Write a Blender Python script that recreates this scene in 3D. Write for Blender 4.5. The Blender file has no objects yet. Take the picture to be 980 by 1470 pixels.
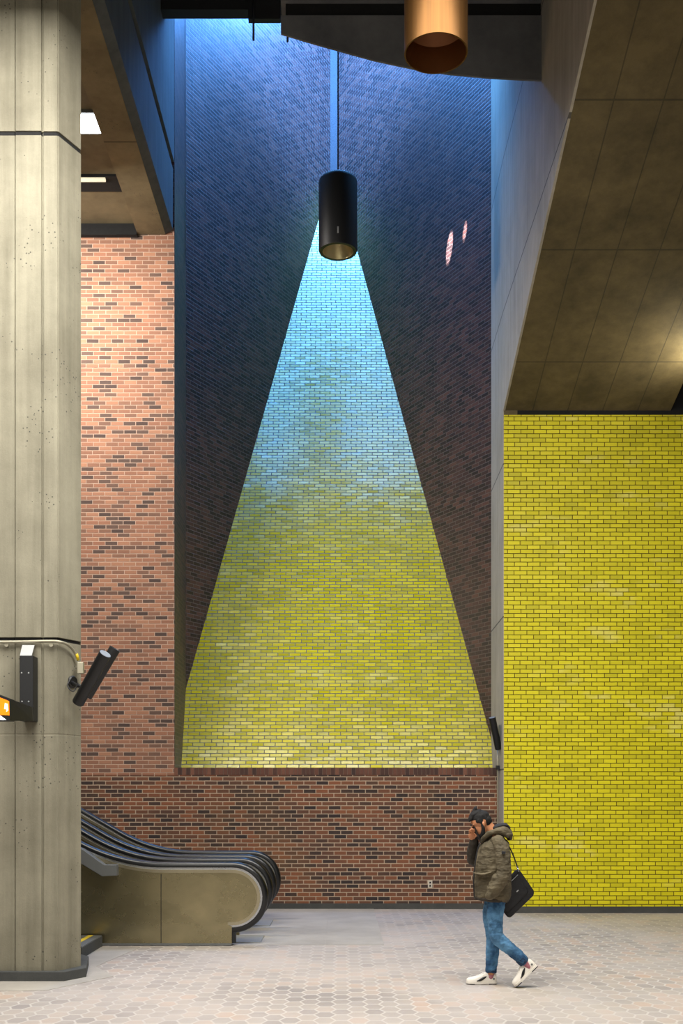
import bpy, bmesh, math, random
from mathutils import Vector, Matrix
random.seed(7)
S = bpy.context.scene
C = S.collection
PI = math.pi
F = 1600.0; CX = 490.0; HY = 1143.0; H = 1.82      # focal length in px, principal column, horizon row, eye height

# ------------------------------------------------------------------ helpers
def lin(r, g, b):
    def f(c):
        c /= 255.0
        return c/12.92 if c <= .04045 else ((c+.055)/1.055)**2.4
    return (f(r), f(g), f(b), 1)

class NT:
    def __init__(s, name):
        s.m = bpy.data.materials.new(name); s.m.use_nodes = True
        s.t = s.m.node_tree; s.t.nodes.clear()
        s.out = s.t.nodes.new('ShaderNodeOutputMaterial')
        s.b = s.t.nodes.new('ShaderNodeBsdfPrincipled')
        s.l(s.b.outputs[0], s.out.inputs[0])
    def l(s, a, b): s.t.links.new(a, b)
    def n(s, typ, **kw):
        nd = s.t.nodes.new(typ)
        for k, v in kw.items(): setattr(nd, k, v)
        return nd
    def put(s, inp, v):
        if hasattr(v, 'is_linked') or isinstance(v, bpy.types.NodeSocket): s.l(v, inp)
        else: inp.default_value = v
    def math(s, op, a, b=0.0, c=None, clamp=False):
        nd = s.n('ShaderNodeMath', operation=op); nd.use_clamp = clamp
        s.put(nd.inputs[0], a); s.put(nd.inputs[1], b)
        if c is not None: s.put(nd.inputs[2], c)
        return nd.outputs[0]
    def vmath(s, op, a, b=(0, 0, 0)):
        nd = s.n('ShaderNodeVectorMath', operation=op)
        s.put(nd.inputs[0], a); s.put(nd.inputs[1], b)
        return nd.outputs['Value'] if op == 'DOT_PRODUCT' else nd.outputs[0]
    def mix(s, f, a, b, blend='MIX'):
        nd = s.n('ShaderNodeMix', data_type='RGBA', blend_type=blend)
        s.put(nd.inputs[0], f); s.put(nd.inputs[6], a); s.put(nd.inputs[7], b)
        return nd.outputs[2]
    def ramp(s, f, stops, interp='LINEAR'):
        nd = s.n('ShaderNodeValToRGB'); cr = nd.color_ramp; cr.interpolation = interp
        while len(cr.elements) < len(stops): cr.elements.new(.5)
        for e, (p, c) in zip(cr.elements, stops):
            e.position = p; e.color = c if len(c) == 4 else (*c, 1)
        s.put(nd.inputs[0], f); return nd.outputs[0]
    def noise(s, vec, scale, detail=4, rough=.55, out=0):
        nd = s.n('ShaderNodeTexNoise'); s.l(vec, nd.inputs['Vector'])
        nd.inputs['Scale'].default_value = scale; nd.inputs['Detail'].default_value = detail
        nd.inputs['Roughness'].default_value = rough
        return nd.outputs[out]
    def scale(s, vec, sc):
        nd = s.n('ShaderNodeMapping'); s.l(vec, nd.inputs[0]); nd.inputs['Scale'].default_value = sc
        return nd.outputs[0]
    def obj(s): return s.n('ShaderNodeTexCoord').outputs['Object']
    def uv(s): return s.n('ShaderNodeTexCoord').outputs['UV']
    def bump(s, h, strength, dist):
        nd = s.n('ShaderNodeBump'); s.l(h, nd.inputs['Height'])
        nd.inputs['Strength'].default_value = strength; nd.inputs['Distance'].default_value = dist
        s.l(nd.outputs[0], s.b.inputs['Normal'])
    def set(s, **kw):
        names = {'color': 'Base Color', 'rough': 'Roughness', 'metal': 'Metallic', 'coat': 'Coat Weight', 'coatr': 'Coat Roughness',
                 'ior': 'IOR', 'spec': 'Specular IOR Level', 'emit': 'Emission Color', 'es': 'Emission Strength', 'coatior': 'Coat IOR'}
        for k, v in kw.items(): s.put(s.b.inputs[names[k]], v)
        return s

def brick_mat(name, stops, mortar, mw=.011, w=.2, h=.0667, rough=.85, glaze=0.0, off=(0, 0), tilt=0.0, stain=None, ior=1.5, patch=.25, bloom_glint=None):
    N = NT(name)
    uv = N.uv()
    sep = N.n('ShaderNodeSeparateXYZ'); N.l(uv, sep.inputs[0])
    # slight irregular laying
    wob = N.noise(uv, 6, 2)
    wv = N.math('MULTIPLY', N.math('SUBTRACT', wob, .5), .006)
    u = N.math('ADD', sep.outputs[0], 200.0+off[0]); v = N.math('ADD', N.math('ADD', sep.outputs[1], 100.05+off[1]), wv)
    vr = N.math('DIVIDE', v, h); row = N.math('FLOOR', vr)
    par = N.math('MODULO', row, 2.0)
    rj = N.n('ShaderNodeTexWhiteNoise', noise_dimensions='1D'); N.l(row, rj.inputs['W'])
    u2 = N.math('ADD', N.math('ADD', u, N.math('MULTIPLY', par, w*.5)), N.math('MULTIPLY', rj.outputs['Value'], w*.12))
    uc = N.math('DIVIDE', u2, w); col = N.math('FLOOR', uc)
    fu = N.math('MULTIPLY', N.math('FRACT', uc), w); fv = N.math('MULTIPLY', N.math('FRACT', vr), h)
    du = N.math('MINIMUM', fu, N.math('SUBTRACT', w, fu)); dv = N.math('MINIMUM', fv, N.math('SUBTRACT', h, fv))
    d = N.math('MINIMUM', du, dv)
    mr = N.n('ShaderNodeMapRange'); N.l(d, mr.inputs[0])
    mr.inputs[1].default_value = mw*.5-.001; mr.inputs[2].default_value = mw*.5+.0025
    mask = mr.outputs[0]
    cb = N.n('ShaderNodeCombineXYZ'); N.l(col, cb.inputs[0]); N.l(row, cb.inputs[1])
    wn = N.n('ShaderNodeTexWhiteNoise', noise_dimensions='3D'); N.l(cb.outputs[0], wn.inputs[0])
    big = N.noise(uv, .9, 3, .6)
    f = N.math('ADD', wn.outputs['Value'], N.math('MULTIPLY', N.math('SUBTRACT', big, .5), patch*2), clamp=True)
    colr = N.ramp(f, stops)
    fine = N.noise(uv, 55, 3, .7)
    colr = N.mix(N.math('MULTIPLY', fine, .35), colr, N.mix(1.0, colr, (.55, .52, .5, 1), 'MULTIPLY'))
    if stain:
        st = N.ramp(N.noise(N.scale(uv, (1.0, .6, 1)), .8, 5, .65), [(.50, (0, 0, 0)), (.72, (1, 1, 1))])
        colr = N.mix(N.math('MULTIPLY', st, .55), colr, stain)
    if bloom_glint:  # pale bricks: whitish bloom, and lamp glints put into the colour
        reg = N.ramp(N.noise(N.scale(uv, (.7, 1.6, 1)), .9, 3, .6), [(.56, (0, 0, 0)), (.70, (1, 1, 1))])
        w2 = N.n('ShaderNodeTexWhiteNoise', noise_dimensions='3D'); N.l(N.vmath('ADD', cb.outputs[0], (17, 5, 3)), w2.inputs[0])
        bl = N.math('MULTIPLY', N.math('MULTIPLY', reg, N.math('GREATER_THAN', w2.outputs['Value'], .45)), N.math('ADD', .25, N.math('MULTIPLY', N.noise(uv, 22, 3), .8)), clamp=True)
        colr = N.mix(bl, colr, bloom_glint)
    mcol = N.mix(N.noise(uv, 3, 3), mortar, N.mix(1.0, mortar, (.6, .58, .55, 1), 'MULTIPLY'))
    base = N.mix(mask, mcol, colr)
    s3 = N.n('ShaderNodeSeparateColor'); N.l(wn.outputs['Color'], s3.inputs[0])
    hgt = N.math('MULTIPLY', mask, .006)
    hgt = N.math('ADD', hgt, N.math('MULTIPLY', fine, .0012 if glaze == 0 else .0004))
    if tilt:
        t1 = N.math('MULTIPLY', N.math('MULTIPLY', N.math('SUBTRACT', s3.outputs[0], .5), tilt), fu)
        t2 = N.math('MULTIPLY', N.math('MULTIPLY', N.math('SUBTRACT', s3.outputs[1], .5), tilt), fv)
        hgt = N.math('ADD', hgt, N.math('MULTIPLY', N.math('ADD', t1, t2), mask))
        hgt = N.math('ADD', hgt, N.math('MULTIPLY', N.noise(uv, 9, 2), .0015))
    N.bump(hgt, 1.0, 1.0)
    N.set(color=base, ior=ior)
    if glaze:
        rr = N.math('ADD', N.math('MULTIPLY', s3.outputs[2], .12), glaze)
        rr = N.math('ADD', rr, N.math('MULTIPLY', N.math('SUBTRACT', 1.0, mask), .5), clamp=True)
        N.set(rough=rr)
    else: N.set(rough=rough)
    return N.m

def concrete(name, c1, c2, streak=.4, pores=True, joints=None, rough=.85, contrast=1.0):
    N = NT(name); o = N.obj()
    a = N.noise(o, 1.3, 6, .65)
    st = N.noise(N.scale(o, (5, 5, .25)), 1.5, 4, .6)
    f = N.math('ADD', N.math('MULTIPLY', a, 1-streak), N.math('MULTIPLY', st, streak))
    mr = N.n('ShaderNodeMapRange'); N.l(f, mr.inputs[0]); mr.inputs[1].default_value = .5-.17/contrast; mr.inputs[2].default_value = .5+.17/contrast
    col = N.mix(mr.outputs[0], c2, c1)
    fine = N.noise(o, 60, 3, .7)
    col = N.mix(N.math('MULTIPLY', fine, .4), col, N.mix(1.0, col, (.6, .6, .6, 1), 'MULTIPLY'))
    hgt = N.math('MULTIPLY', fine, .002)
    if pores:
        vo = N.n('ShaderNodeTexVoronoi'); N.l(o, vo.inputs[0]); vo.inputs['Scale'].default_value = 22
        sel = N.ramp(N.noise(o, 2.3, 3), [(.48, (0, 0, 0)), (.60, (1, 1, 1))])
        pr = N.math('LESS_THAN', vo.outputs['Distance'], N.math('MULTIPLY', sel, .17))
        col = N.mix(N.math('MULTIPLY', pr, .75), col, (.03, .03, .025, 1))
        hgt = N.math('SUBTRACT', hgt, N.math('MULTIPLY', pr, .004))
    if joints: col, hgt = joints(N, o, col, hgt)
    N.bump(hgt, 1.0, 1.0)
    N.set(color=col, rough=rough)
    return N.m

def plain(name, c, rough=.5, metal=0.0, coat=0.0, var=.12, sc=12, **kw):
    N = NT(name); o = N.obj()
    n = N.noise(o, sc, 4, .6)
    col = N.mix(N.math('MULTIPLY', n, var*2), c, N.mix(1.0, c, (.55, .55, .55, 1), 'MULTIPLY'))
    N.set(color=col, rough=N.math('ADD', N.math('MULTIPLY', N.noise(o, sc*2, 3), .12), rough-.06), metal=metal, coat=coat, **kw)
    return N.m

def glow(name, c, s):
    N = NT(name); N.set(color=c, emit=c, es=s, rough=.4); return N.m

def autouv(me):
    uvl = me.uv_layers.new(name='UVMap') if not me.uv_layers else me.uv_layers[0]
    for p in me.polygons:
        n = p.normal
        if abs(n.z) > .95: ua, va = Vector((1, 0, 0)), Vector((0, 1, 0))
        else:
            ua = Vector((0, 0, 1)).cross(n).normalized(); va = n.cross(ua).normalized()
        for li in p.loop_indices:
            co = me.vertices[me.loops[li].vertex_index].co
            uvl.data[li].uv = (co.dot(ua), co.dot(va))

def finish(name, bm, mat, parent=None, smooth=False, uv=True, bevel=0, seg=2):
    bmesh.ops.recalc_face_normals(bm, faces=bm.faces)
    me = bpy.data.meshes.new(name); bm.to_mesh(me); bm.free()
    me.materials.append(mat)
    if uv: autouv(me)
    if smooth:
        for p in me.polygons: p.use_smooth = True
    ob = bpy.data.objects.new(name, me); C.objects.link(ob)
    if parent is not None: ob.parent = parent; ob.matrix_parent_inverse = Matrix.Translation(-parent.location) if parent.type == 'EMPTY' else Matrix.Identity(4)
    if bevel:
        b = ob.modifiers.new('bevel', 'BEVEL'); b.width = bevel; b.segments = seg; b.limit_method = 'ANGLE'; b.angle_limit = math.radians(40)
    return ob

def add_prism(bm, pts, vec):
    vec = Vector(vec)
    a = [bm.verts.new(Vector(p)) for p in pts]; b = [bm.verts.new(Vector(p)+vec) for p in pts]
    bm.faces.new(a); bm.faces.new(b[::-1]); n = len(pts)
    for i in range(n): bm.faces.new((a[i], a[(i+1) % n], b[(i+1) % n], b[i]))
def add_box(bm, x0, x1, y0, y1, z0, z1):
    add_prism(bm, [(x0, y0, z0), (x1, y0, z0), (x1, y1, z0), (x0, y1, z0)], (0, 0, z1-z0))
def prism(name, pts, vec, mat, parent=None, **kw):
    bm = bmesh.new(); add_prism(bm, pts, vec); return finish(name, bm, mat, parent, **kw)
def box(name, x0, x1, y0, y1, z0, z1, mat, parent=None, **kw):
    bm = bmesh.new(); add_box(bm, x0, x1, y0, y1, z0, z1); return finish(name, bm, mat, parent, **kw)
def add_tube(bm, pts, r, n=12, caps=True):
    pts = [Vector(p) for p in pts]; rs = r if isinstance(r, (list, tuple)) else [r]*len(pts)
    rings = []; prev = None
    for i, p in enumerate(pts):
        t = (pts[min(i+1, len(pts)-1)]-pts[max(i-1, 0)]).normalized()
        if prev is None:
            up = Vector((0, 1, 0)) if abs(t.y) < .9 else Vector((1, 0, 0))
            prev = (up-t*up.dot(t)).normalized()
        else: prev = (prev-t*prev.dot(t)).normalized()
        q = t.cross(prev)
        rings.append([bm.verts.new(p+(prev*math.cos(2*PI*k/n)+q*math.sin(2*PI*k/n))*rs[i]) for k in range(n)])
    for a, b in zip(rings, rings[1:]):
        for k in range(n): bm.faces.new((a[k], a[(k+1) % n], b[(k+1) % n], b[k]))
    if caps: bm.faces.new(rings[0][::-1]); bm.faces.new(rings[-1])
def tube(name, pts, r, mat, parent=None, n=12, **kw):
    bm = bmesh.new(); add_tube(bm, pts, r, n); return finish(name, bm, mat, parent, smooth=kw.pop('smooth', True), **kw)
def add_lathe(bm, prof, axis=(0, 0, 1), origin=(0, 0, 0), n=48):
    ax = Vector(axis).normalized(); q = ax.to_track_quat('Z', 'Y'); o = Vector(origin)
    rings = []
    for (r, z) in prof:
        if r < 1e-6: rings.append([bm.verts.new(o+q @ Vector((0, 0, z)))])
        else: rings.append([bm.verts.new(o+q @ Vector((r*math.cos(2*PI*k/n), r*math.sin(2*PI*k/n), z))) for k in range(n)])
    for a, b in zip(rings, rings[1:]):
        for k in range(n):
            if len(a) == 1 and len(b) == 1: continue
            if len(a) == 1: bm.faces.new((a[0], b[(k+1) % n], b[k]))
            elif len(b) == 1: bm.faces.new((a[k], a[(k+1) % n], b[0]))
            else: bm.faces.new((a[k], a[(k+1) % n], b[(k+1) % n], b[k]))
def lathe(name, prof, mat, parent=None, axis=(0, 0, 1), origin=(0, 0, 0), n=48, **kw):
    bm = bmesh.new(); add_lathe(bm, prof, axis, origin, n)
    ob = finish(name, bm, mat, parent, smooth=True, **kw)
    e = ob.modifiers.new('es', 'EDGE_SPLIT'); e.split_angle = math.radians(35)
    return ob
def smooth_path(pts, n=8):
    P = [Vector(p) for p in pts]; out = []
    for i in range(len(P)-1):
        p0 = P[max(i-1, 0)]; p1 = P[i]; p2 = P[i+1]; p3 = P[min(i+2, len(P)-1)]
        for k in range(n):
            t = k/n
            out.append(.5*((2*p1)+(p2-p0)*t+(2*p0-5*p1+4*p2-p3)*t*t+(3*p1-p0-3*p2+p3)*t**3))
    out.append(P[-1]); return out
def struct(o): o['kind'] = 'structure'; return o
def thing(name, label, cat, loc=(0, 0, 0), group=None):
    o = bpy.data.objects.new(name, None); C.objects.link(o); o.location = loc
    o.empty_display_size = .1
    return tag(o, label, cat, group)
def tag(o, label, cat, group=None):
    o['label'] = label; o['category'] = cat
    if group: o['group'] = group
    return o

# ------------------------------------------------------------------ materials
red_stops = [(0, lin(50, 40, 38)), (.25, lin(70, 52, 44)), (.42, lin(98, 66, 50)), (.7, lin(116, 74, 52)), (1, lin(136, 84, 56))]
M_brick = brick_mat('red_brick', red_stops, lin(196, 172, 148), mw=.012, stain=lin(112, 82, 48), patch=.4)
lit_stops = [(0, lin(76, 60, 54)), (.12, lin(96, 76, 66)), (.26, lin(136, 98, 78)), (.6, lin(156, 108, 84)), (1, lin(174, 126, 98))]
M_brick_lit = brick_mat('red_brick_lit', lit_stops, lin(206, 176, 156), mw=.010, patch=.12)  # lighter copy of the red brick; the lamp wash is in the colour
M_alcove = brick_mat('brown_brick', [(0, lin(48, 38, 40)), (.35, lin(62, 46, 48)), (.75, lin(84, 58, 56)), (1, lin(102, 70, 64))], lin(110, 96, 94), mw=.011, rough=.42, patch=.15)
M_strip = plain('darkened_corner_strip', lin(46, 46, 50), .8)  # brick strip darkened in the colour to offset the light it catches
M_soldier = brick_mat('rowlock_brick', [(0, lin(62, 44, 40)), (.6, lin(104, 66, 52)), (1, lin(124, 82, 64))], lin(120, 96, 82), w=.0667, h=.24, mw=.008, off=(0, .1))
yel_stops = [(0, lin(206, 196, 0)), (.12, lin(218, 207, 0)), (.6, lin(228, 216, 0)), (1, lin(236, 224, 8))]
M_yellow = brick_mat('yellow_glazed_brick', yel_stops, lin(96, 84, 10), mw=.008, glaze=.50, tilt=.02, patch=.1, bloom_glint=lin(238, 228, 130))
M_yslope = brick_mat('yellow_glazed_brick_slope', [(0, lin(190, 180, 0)), (.6, lin(214, 200, 0)), (1, lin(226, 212, 10))], lin(60, 56, 20), mw=.010, glaze=.17, tilt=.06, patch=.1, bloom_glint=lin(226, 216, 110), ior=2.1)  # some pale bricks here stand in for lamp glints

conc_w = lin(186, 178, 152); conc_d = lin(142, 134, 108)
M_column = concrete('board_formed_concrete', lin(152, 147, 127), lin(108, 103, 86), streak=.45)
def ramp_joints(N, o, col, hgt):
    sep = N.n('ShaderNodeSeparateXYZ'); N.l(o, sep.inputs[0])
    def line(src, off, period, wd):
        f = N.math('FRACT', N.math('DIVIDE', N.math('ADD', src, off), period))
        d = N.math('ABSOLUTE', N.math('SUBTRACT', f, .5))
        return N.math('LESS_THAN', d, wd/period)
    j = N.math('MAXIMUM', line(sep.outputs[0], 100*.545+.2725-2.98, .545, .007), line(sep.outputs[1], 42+1.05-15.27, 2.05*1.0, .012))
    col = N.mix(N.math('MULTIPLY', j, .55), col, (.02, .018, .012, 1))
    return col, N.math('SUBTRACT', hgt, N.math('MULTIPLY', j, .006))
M_ramp = concrete('ramp_soffit_concrete', lin(112, 98, 66), lin(78, 68, 44), streak=.2, pores=False, joints=ramp_joints, contrast=1.3)
def wall_joints(N, o, col, hgt):
    sep = N.n('ShaderNodeSeparateXYZ'); N.l(o, sep.inputs[0])
    f = N.math('FRACT', N.math('DIVIDE', N.math('ADD', sep.outputs[2], 2.38*10+1.19-7.0), 2.38))
    j = N.math('LESS_THAN', N.math('ABSOLUTE', N.math('SUBTRACT', f, .5)), .012/2.38)
    return N.mix(N.math('MULTIPLY', j, .8), col, (.02, .02, .02, 1)), N.math('SUBTRACT', hgt, N.math('MULTIPLY', j, .006))
M_pil = concrete('pilaster_concrete', lin(186, 178, 164), lin(152, 146, 132), streak=.5, pores=False, joints=wall_joints)
def beam_joints(N, o, col, hgt):
    sep = N.n('ShaderNodeSeparateXYZ'); N.l(o, sep.inputs[0])
    f = N.math('FRACT', N.math('DIVIDE', N.math('ADD', sep.outputs[1], 31-15.45+1.55), 3.1))
    j = N.math('LESS_THAN', N.math('ABSOLUTE', N.math('SUBTRACT', f, .5)), .014/3.1)
    return N.mix(N.math('MULTIPLY', j, .7), col, (.02, .018, .012, 1)), hgt
M_beam = concrete('beam_concrete', lin(138, 124, 92), lin(100, 89, 64), streak=.2, joints=beam_joints)
M_ceil = concrete('ceiling_concrete', lin(132, 120, 90), lin(100, 90, 66), streak=.2, pores=False)
M_dark = plain('dark_steel', lin(34, 35, 37), .6, var=.2, sc=3)
M_greybeam = concrete('charcoal_fascia', lin(116, 116, 116), lin(84, 85, 87), streak=.1, pores=False)
M_void = plain('black_recess', lin(14, 14, 14), .9)
M_black = plain('black_paint', lin(14, 15, 17), .5, var=.1)
M_shade_grey = concrete('shaded_grey', lin(92, 96, 98), lin(70, 74, 77), streak=.5, pores=False)  # darker grey puts the fading light on these side faces into the colour
M_glass = plain('grey_lamp_glass', lin(120, 124, 124), .5)
M_rubber = plain('black_rubber', lin(9, 10, 12), .34, coat=.15, var=.05)
M_bronze = None
def bronze():
    N = NT('bronze'); o = N.obj()
    n = N.noise(N.scale(o, (30, 30, .6)), 1.2, 4)
    N.set(color=N.mix(n, lin(102, 70, 34), lin(72, 48, 22)), metal=.85, rough=.42); return N.m
M_bronze = bronze()
M_reflector = plain('lamp_reflector', lin(190, 176, 130), .35, metal=.6)
def steel(name, c1, c2, rough=.3, smear=True):
    N = NT(name); o = N.obj()
    a = N.noise(N.scale(o, (1, 1, 1.3)), 2.2, 5, .6)
    br = N.noise(N.scale(o, (90, 90, 2)), 1, 2)
    N.set(color=N.mix(a, c1, c2), metal=.9, rough=N.math('ADD', rough, N.math('MULTIPLY', N.math('SUBTRACT', a, .5), .12 if smear else .1)))
    N.bump(N.math('ADD', N.math('MULTIPLY', N.noise(o, 1.6, 1), .02), N.math('MULTIPLY', br, .0002)), .22, 1.0); return N.m
M_steel = steel('stainless_panel', lin(184, 172, 134), lin(104, 98, 74), .27)  # brassy tint puts the yellow wall's reflection into the colour
M_moulding = steel('edge_steel', lin(190, 182, 158), lin(150, 140, 112), .30, False)
M_chrome = steel('bright_steel', lin(214, 216, 218), lin(170, 174, 178), .26, False)
M_step = plain('escalator_step_metal', lin(88, 92, 98), .4, metal=.7, sc=20)
M_grey = plain('light_grey_metal', lin(170, 172, 172), .45, metal=.3)
M_gmid = plain('mid_grey_metal', lin(112, 114, 112), .5, metal=.3)
M_conduit = plain('galvanised_conduit', lin(166, 160, 140), .45, metal=.4)
M_tape = plain('yellow_tape', lin(220, 190, 30), .5)
M_yline = plain('yellow_safety_paint', lin(210, 180, 40), .6)
M_base = concrete('slate_baseboard', lin(84, 84, 80), lin(56, 58, 58), streak=.1, pores=False)
M_white_plastic = plain('ivory_plastic', lin(206, 196, 180), .4)

def floor_mat():
    N = NT('hexagonal_pavers'); o = N.obj()
    sep = N.n('ShaderNodeSeparateXYZ'); N.l(o, sep.inputs[0])
    cb = N.n('ShaderNodeCombineXYZ')
    N.l(N.math('ADD', N.math('DIVIDE', sep.outputs[1], .235), 200.0), cb.inputs[0])
    N.l(N.math('ADD', N.math('DIVIDE', sep.outputs[0], .160), 100*1.7320508), cb.inputs[1])
    p = cb.outputs[0]; R = (1, 1.7320508, 1); Rh = (.5, .8660254, 0)
    a = N.vmath('SUBTRACT', N.vmath('MODULO', p, R), Rh)
    b = N.vmath('SUBTRACT', N.vmath('MODULO', N.vmath('SUBTRACT', p, Rh), R), Rh)
    sel = N.math('LESS_THAN', N.vmath('DOT_PRODUCT', a, a), N.vmath('DOT_PRODUCT', b, b))
    mx = N.n('ShaderNodeMix', data_type='VECTOR'); N.l(sel, mx.inputs[0]); N.l(b, mx.inputs[4]); N.l(a, mx.inputs[5])
    g = mx.outputs[1]; idv = N.vmath('SUBTRACT', p, g)
    ga = N.vmath('ABSOLUTE', g); gs = N.n('ShaderNodeSeparateXYZ'); N.l(ga, gs.inputs[0])
    e = N.math('MAXIMUM', gs.outputs[0], N.math('ADD', N.math('MULTIPLY', gs.outputs[0], .5), N.math('MULTIPLY', gs.outputs[1], .8660254)))
    d = N.math('SUBTRACT', .5, e)
    mr = N.n('ShaderNodeMapRange'); N.l(d, mr.inputs[0]); mr.inputs[1].default_value = .03; mr.inputs[2].default_value = .07
    mask = mr.outputs[0]
    sn = N.vmath('SNAP', N.vmath('ADD', idv, (.01, .01, 0)), (.25, .25, 1))
    wn = N.n('ShaderNodeTexWhiteNoise', noise_dimensions='3D'); N.l(sn, wn.inputs[0])
    big = N.noise(N.scale(o, (1, .7, 1)), .8, 3, .6)
    f = N.math('ADD', N.math('MULTIPLY', wn.outputs['Value'], .45), N.math('SUBTRACT', N.math('MULTIPLY', big, .9), .18), clamp=True)
    col = N.ramp(f, [(0, lin(130, 124, 120)), (.3, lin(148, 140, 134)), (.48, lin(160, 152, 144)), (.62, lin(166, 155, 145)), (.76, lin(176, 156, 141)), (1, lin(184, 154, 132))])
    worn = N.ramp(N.noise(o, .55, 4, .6), [(.40, (0, 0, 0)), (.62, (1, 1, 1))])
    col = N.mix(N.math('MULTIPLY', worn, .55), col, lin(186, 176, 168))
    col = N.mix(N.math('MULTIPLY', N.noise(o, 30, 3), .3), col, N.mix(1.0, col, (.7, .7, .7, 1), 'MULTIPLY'))
    joint = N.mix(worn, lin(190, 184, 176), lin(180, 174, 167))
    base = N.mix(N.math('ADD', N.math('MULTIPLY', mask, .75), .25), joint, col)
    N.bump(N.math('ADD', N.math('MULTIPLY', mask, .002), N.math('MULTIPLY', N.noise(o, 40, 3), .002)), .5, 1.0)
    N.set(color=base, rough=N.math('ADD', .42, N.math('MULTIPLY', N.noise(o, 2, 3), .3))); return N.m
M_floor = floor_mat()
M_slab = concrete('floor_concrete', lin(184, 178, 168), lin(158, 152, 144), streak=0, pores=False, rough=.5)

# ------------------------------------------------------------------ the setting
ZT = 21.0
struct(box('floor', -12, 9, -4, 20, -.3, 0, M_floor))
struct(box('floor_slab', -1.6, -.205, 13.62, 17.98, 0, .004, M_slab))
struct(box('floor_slab', -.2, .52, 13.62, 17.98, 0, .004, M_slab))
struct(box('floor_slab', -9, -1.605, 13.72, 17.98, 0, .004, M_slab))
struct(prism('floor_slab', [(-5, 10.2, 0), (-2.75, 10.45, 0), (-2.30, 11.25, 0), (-2.62, 11.9, 0), (-2.42, 13.4, 0), (-5, 13.4, 0)], (0, 0, .004), M_slab))

# back wall: brick pier on the left and the low wall under the alcove
wb = struct(box('wall_left', -9, -2.70, 18.0, 19.2, 2.165, 11.02, M_brick_lit))
struct(box('wall_back', -9, -2.70, 18.0, 18.99, 0, 2.165, M_brick))
struct(box('wall_back', -2.70, 2.525, 18.0, 18.99, 0, 2.165, M_brick))
struct(box('trim_1', -2.70, 2.525, 17.996, 18.99, 2.165, 2.281, M_soldier))
struct(box('baseboard_back', -9, 2.515, 17.97, 18.05, 0, .09, M_base))
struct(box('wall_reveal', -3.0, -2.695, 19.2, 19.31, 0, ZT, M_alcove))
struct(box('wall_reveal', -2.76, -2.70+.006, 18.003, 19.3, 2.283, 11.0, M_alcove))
# alcove walls
Cn = 23.9
def wall_poly(name, a, b, out, z0, z1, mat):
    (ax, ay), (bx, by) = a, b; ox, oy = out
    return struct(prism(name, [(ax, ay, z0), (bx, by, z0), (bx+ox, by+oy, z0), (ax+ox, ay+oy, z0)], (0, 0, z1-z0), mat))
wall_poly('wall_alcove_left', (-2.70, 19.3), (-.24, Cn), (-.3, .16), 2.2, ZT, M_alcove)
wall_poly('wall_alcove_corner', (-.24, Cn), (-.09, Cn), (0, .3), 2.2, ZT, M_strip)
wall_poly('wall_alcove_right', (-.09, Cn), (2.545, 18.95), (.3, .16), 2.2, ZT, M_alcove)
def sl(x, z): return (x, 18.56+.403*(z-1.82), z)
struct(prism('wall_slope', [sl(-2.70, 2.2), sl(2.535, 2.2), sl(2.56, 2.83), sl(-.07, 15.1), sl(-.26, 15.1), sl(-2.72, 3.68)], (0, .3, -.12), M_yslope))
# right: pilaster, yellow wall
struct(prism('wall_pilaster', [(2.52, 17.39, 0), (2.545, 18.99, 0), (2.95, 18.99, 0), (2.95, 17.39, 0)], (0, 0, ZT), M_pil))
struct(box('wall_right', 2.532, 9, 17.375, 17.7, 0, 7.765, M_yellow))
struct(box('baseboard_right', 2.532, 9, 17.345, 17.40, 0, .10, M_base))
struct(box('shadow_gap_right', 2.74, 9, 17.378, 17.7, 7.765, 7.86, M_void))  # black strip paints the shadow gap under the ramp
struct(box('trim_3', 2.532, 2.74, 17.372, 17.7, 7.765, 7.86, M_ramp))
struct(box('void_sheet', 5.13, 9, 17.38, 17.9, 7.86, 13, M_void))  # black sheet standing in for the dark void beside the ramp
# upper left ceiling and side wall of the shaft
struct(box('ceiling', -9, -3.25, 7.5, 18.0, 11.02, 11.4, M_ceil))
struct(box('wall_shaft_left', -3.3, -2.70, 9.0, 18.0, 12.06, ZT, M_shade_grey))
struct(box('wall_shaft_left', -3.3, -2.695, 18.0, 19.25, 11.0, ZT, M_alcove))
struct(box('shadow_gap_beam', -3.3, -2.80, 9.0, 18.4, 11.9, 12.07, M_void))  # black filler paints the shadow gap above the beam
struct(box('shaft_light_blocker', -2.70, 2.52, 16.85, 17.1, 13.765, ZT, M_dark))  # added wall that keeps the skylight out of the hall
struct(box('shadow_gap_ceiling', -9, -3.29, 17.90, 18.0, 10.84, 11.02, M_void))  # black strip paints the shade under the ceiling edge

# ramp (underside of the stair hall above)
YZ = [(17.39, 7.83), (8.5, 7.83+.31*8.89), (8.5, ZT), (17.39, ZT)]
rp = thing('ramp_slab', 'raking concrete underside of the stair, sloping down to the top of the yellow wall', 'ramp', (3.8, 13, 8))
prism('soffit', [(2.545, y, z) for y, z in YZ], (5.13-2.545, 0, 0), M_ramp, rp)
prism('side_wall', [(2.52, y, z-.004) for y, z in YZ], (.03, 0, 0), M_pil, rp)
# left beam
tag(prism('concrete_beam', [(-3.29, 8.0, 10.89), (-2.84, 8.0, 10.89), (-2.84, 8.0, 11.93), (-3.29, 8.0, 11.93)], (0, 10.0, 0), M_beam),
    'brown concrete ceiling beam running towards the brick pier at upper left', 'beam')

tb2 = bpy.data.objects['concrete_beam']
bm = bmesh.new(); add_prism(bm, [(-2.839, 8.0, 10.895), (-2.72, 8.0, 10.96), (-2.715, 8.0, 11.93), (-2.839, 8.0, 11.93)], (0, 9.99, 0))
ck = finish('side_shade', bm, M_shade_grey); ck.parent = tb2  # added layer, the beam side's shade put into a darker grey
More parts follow.
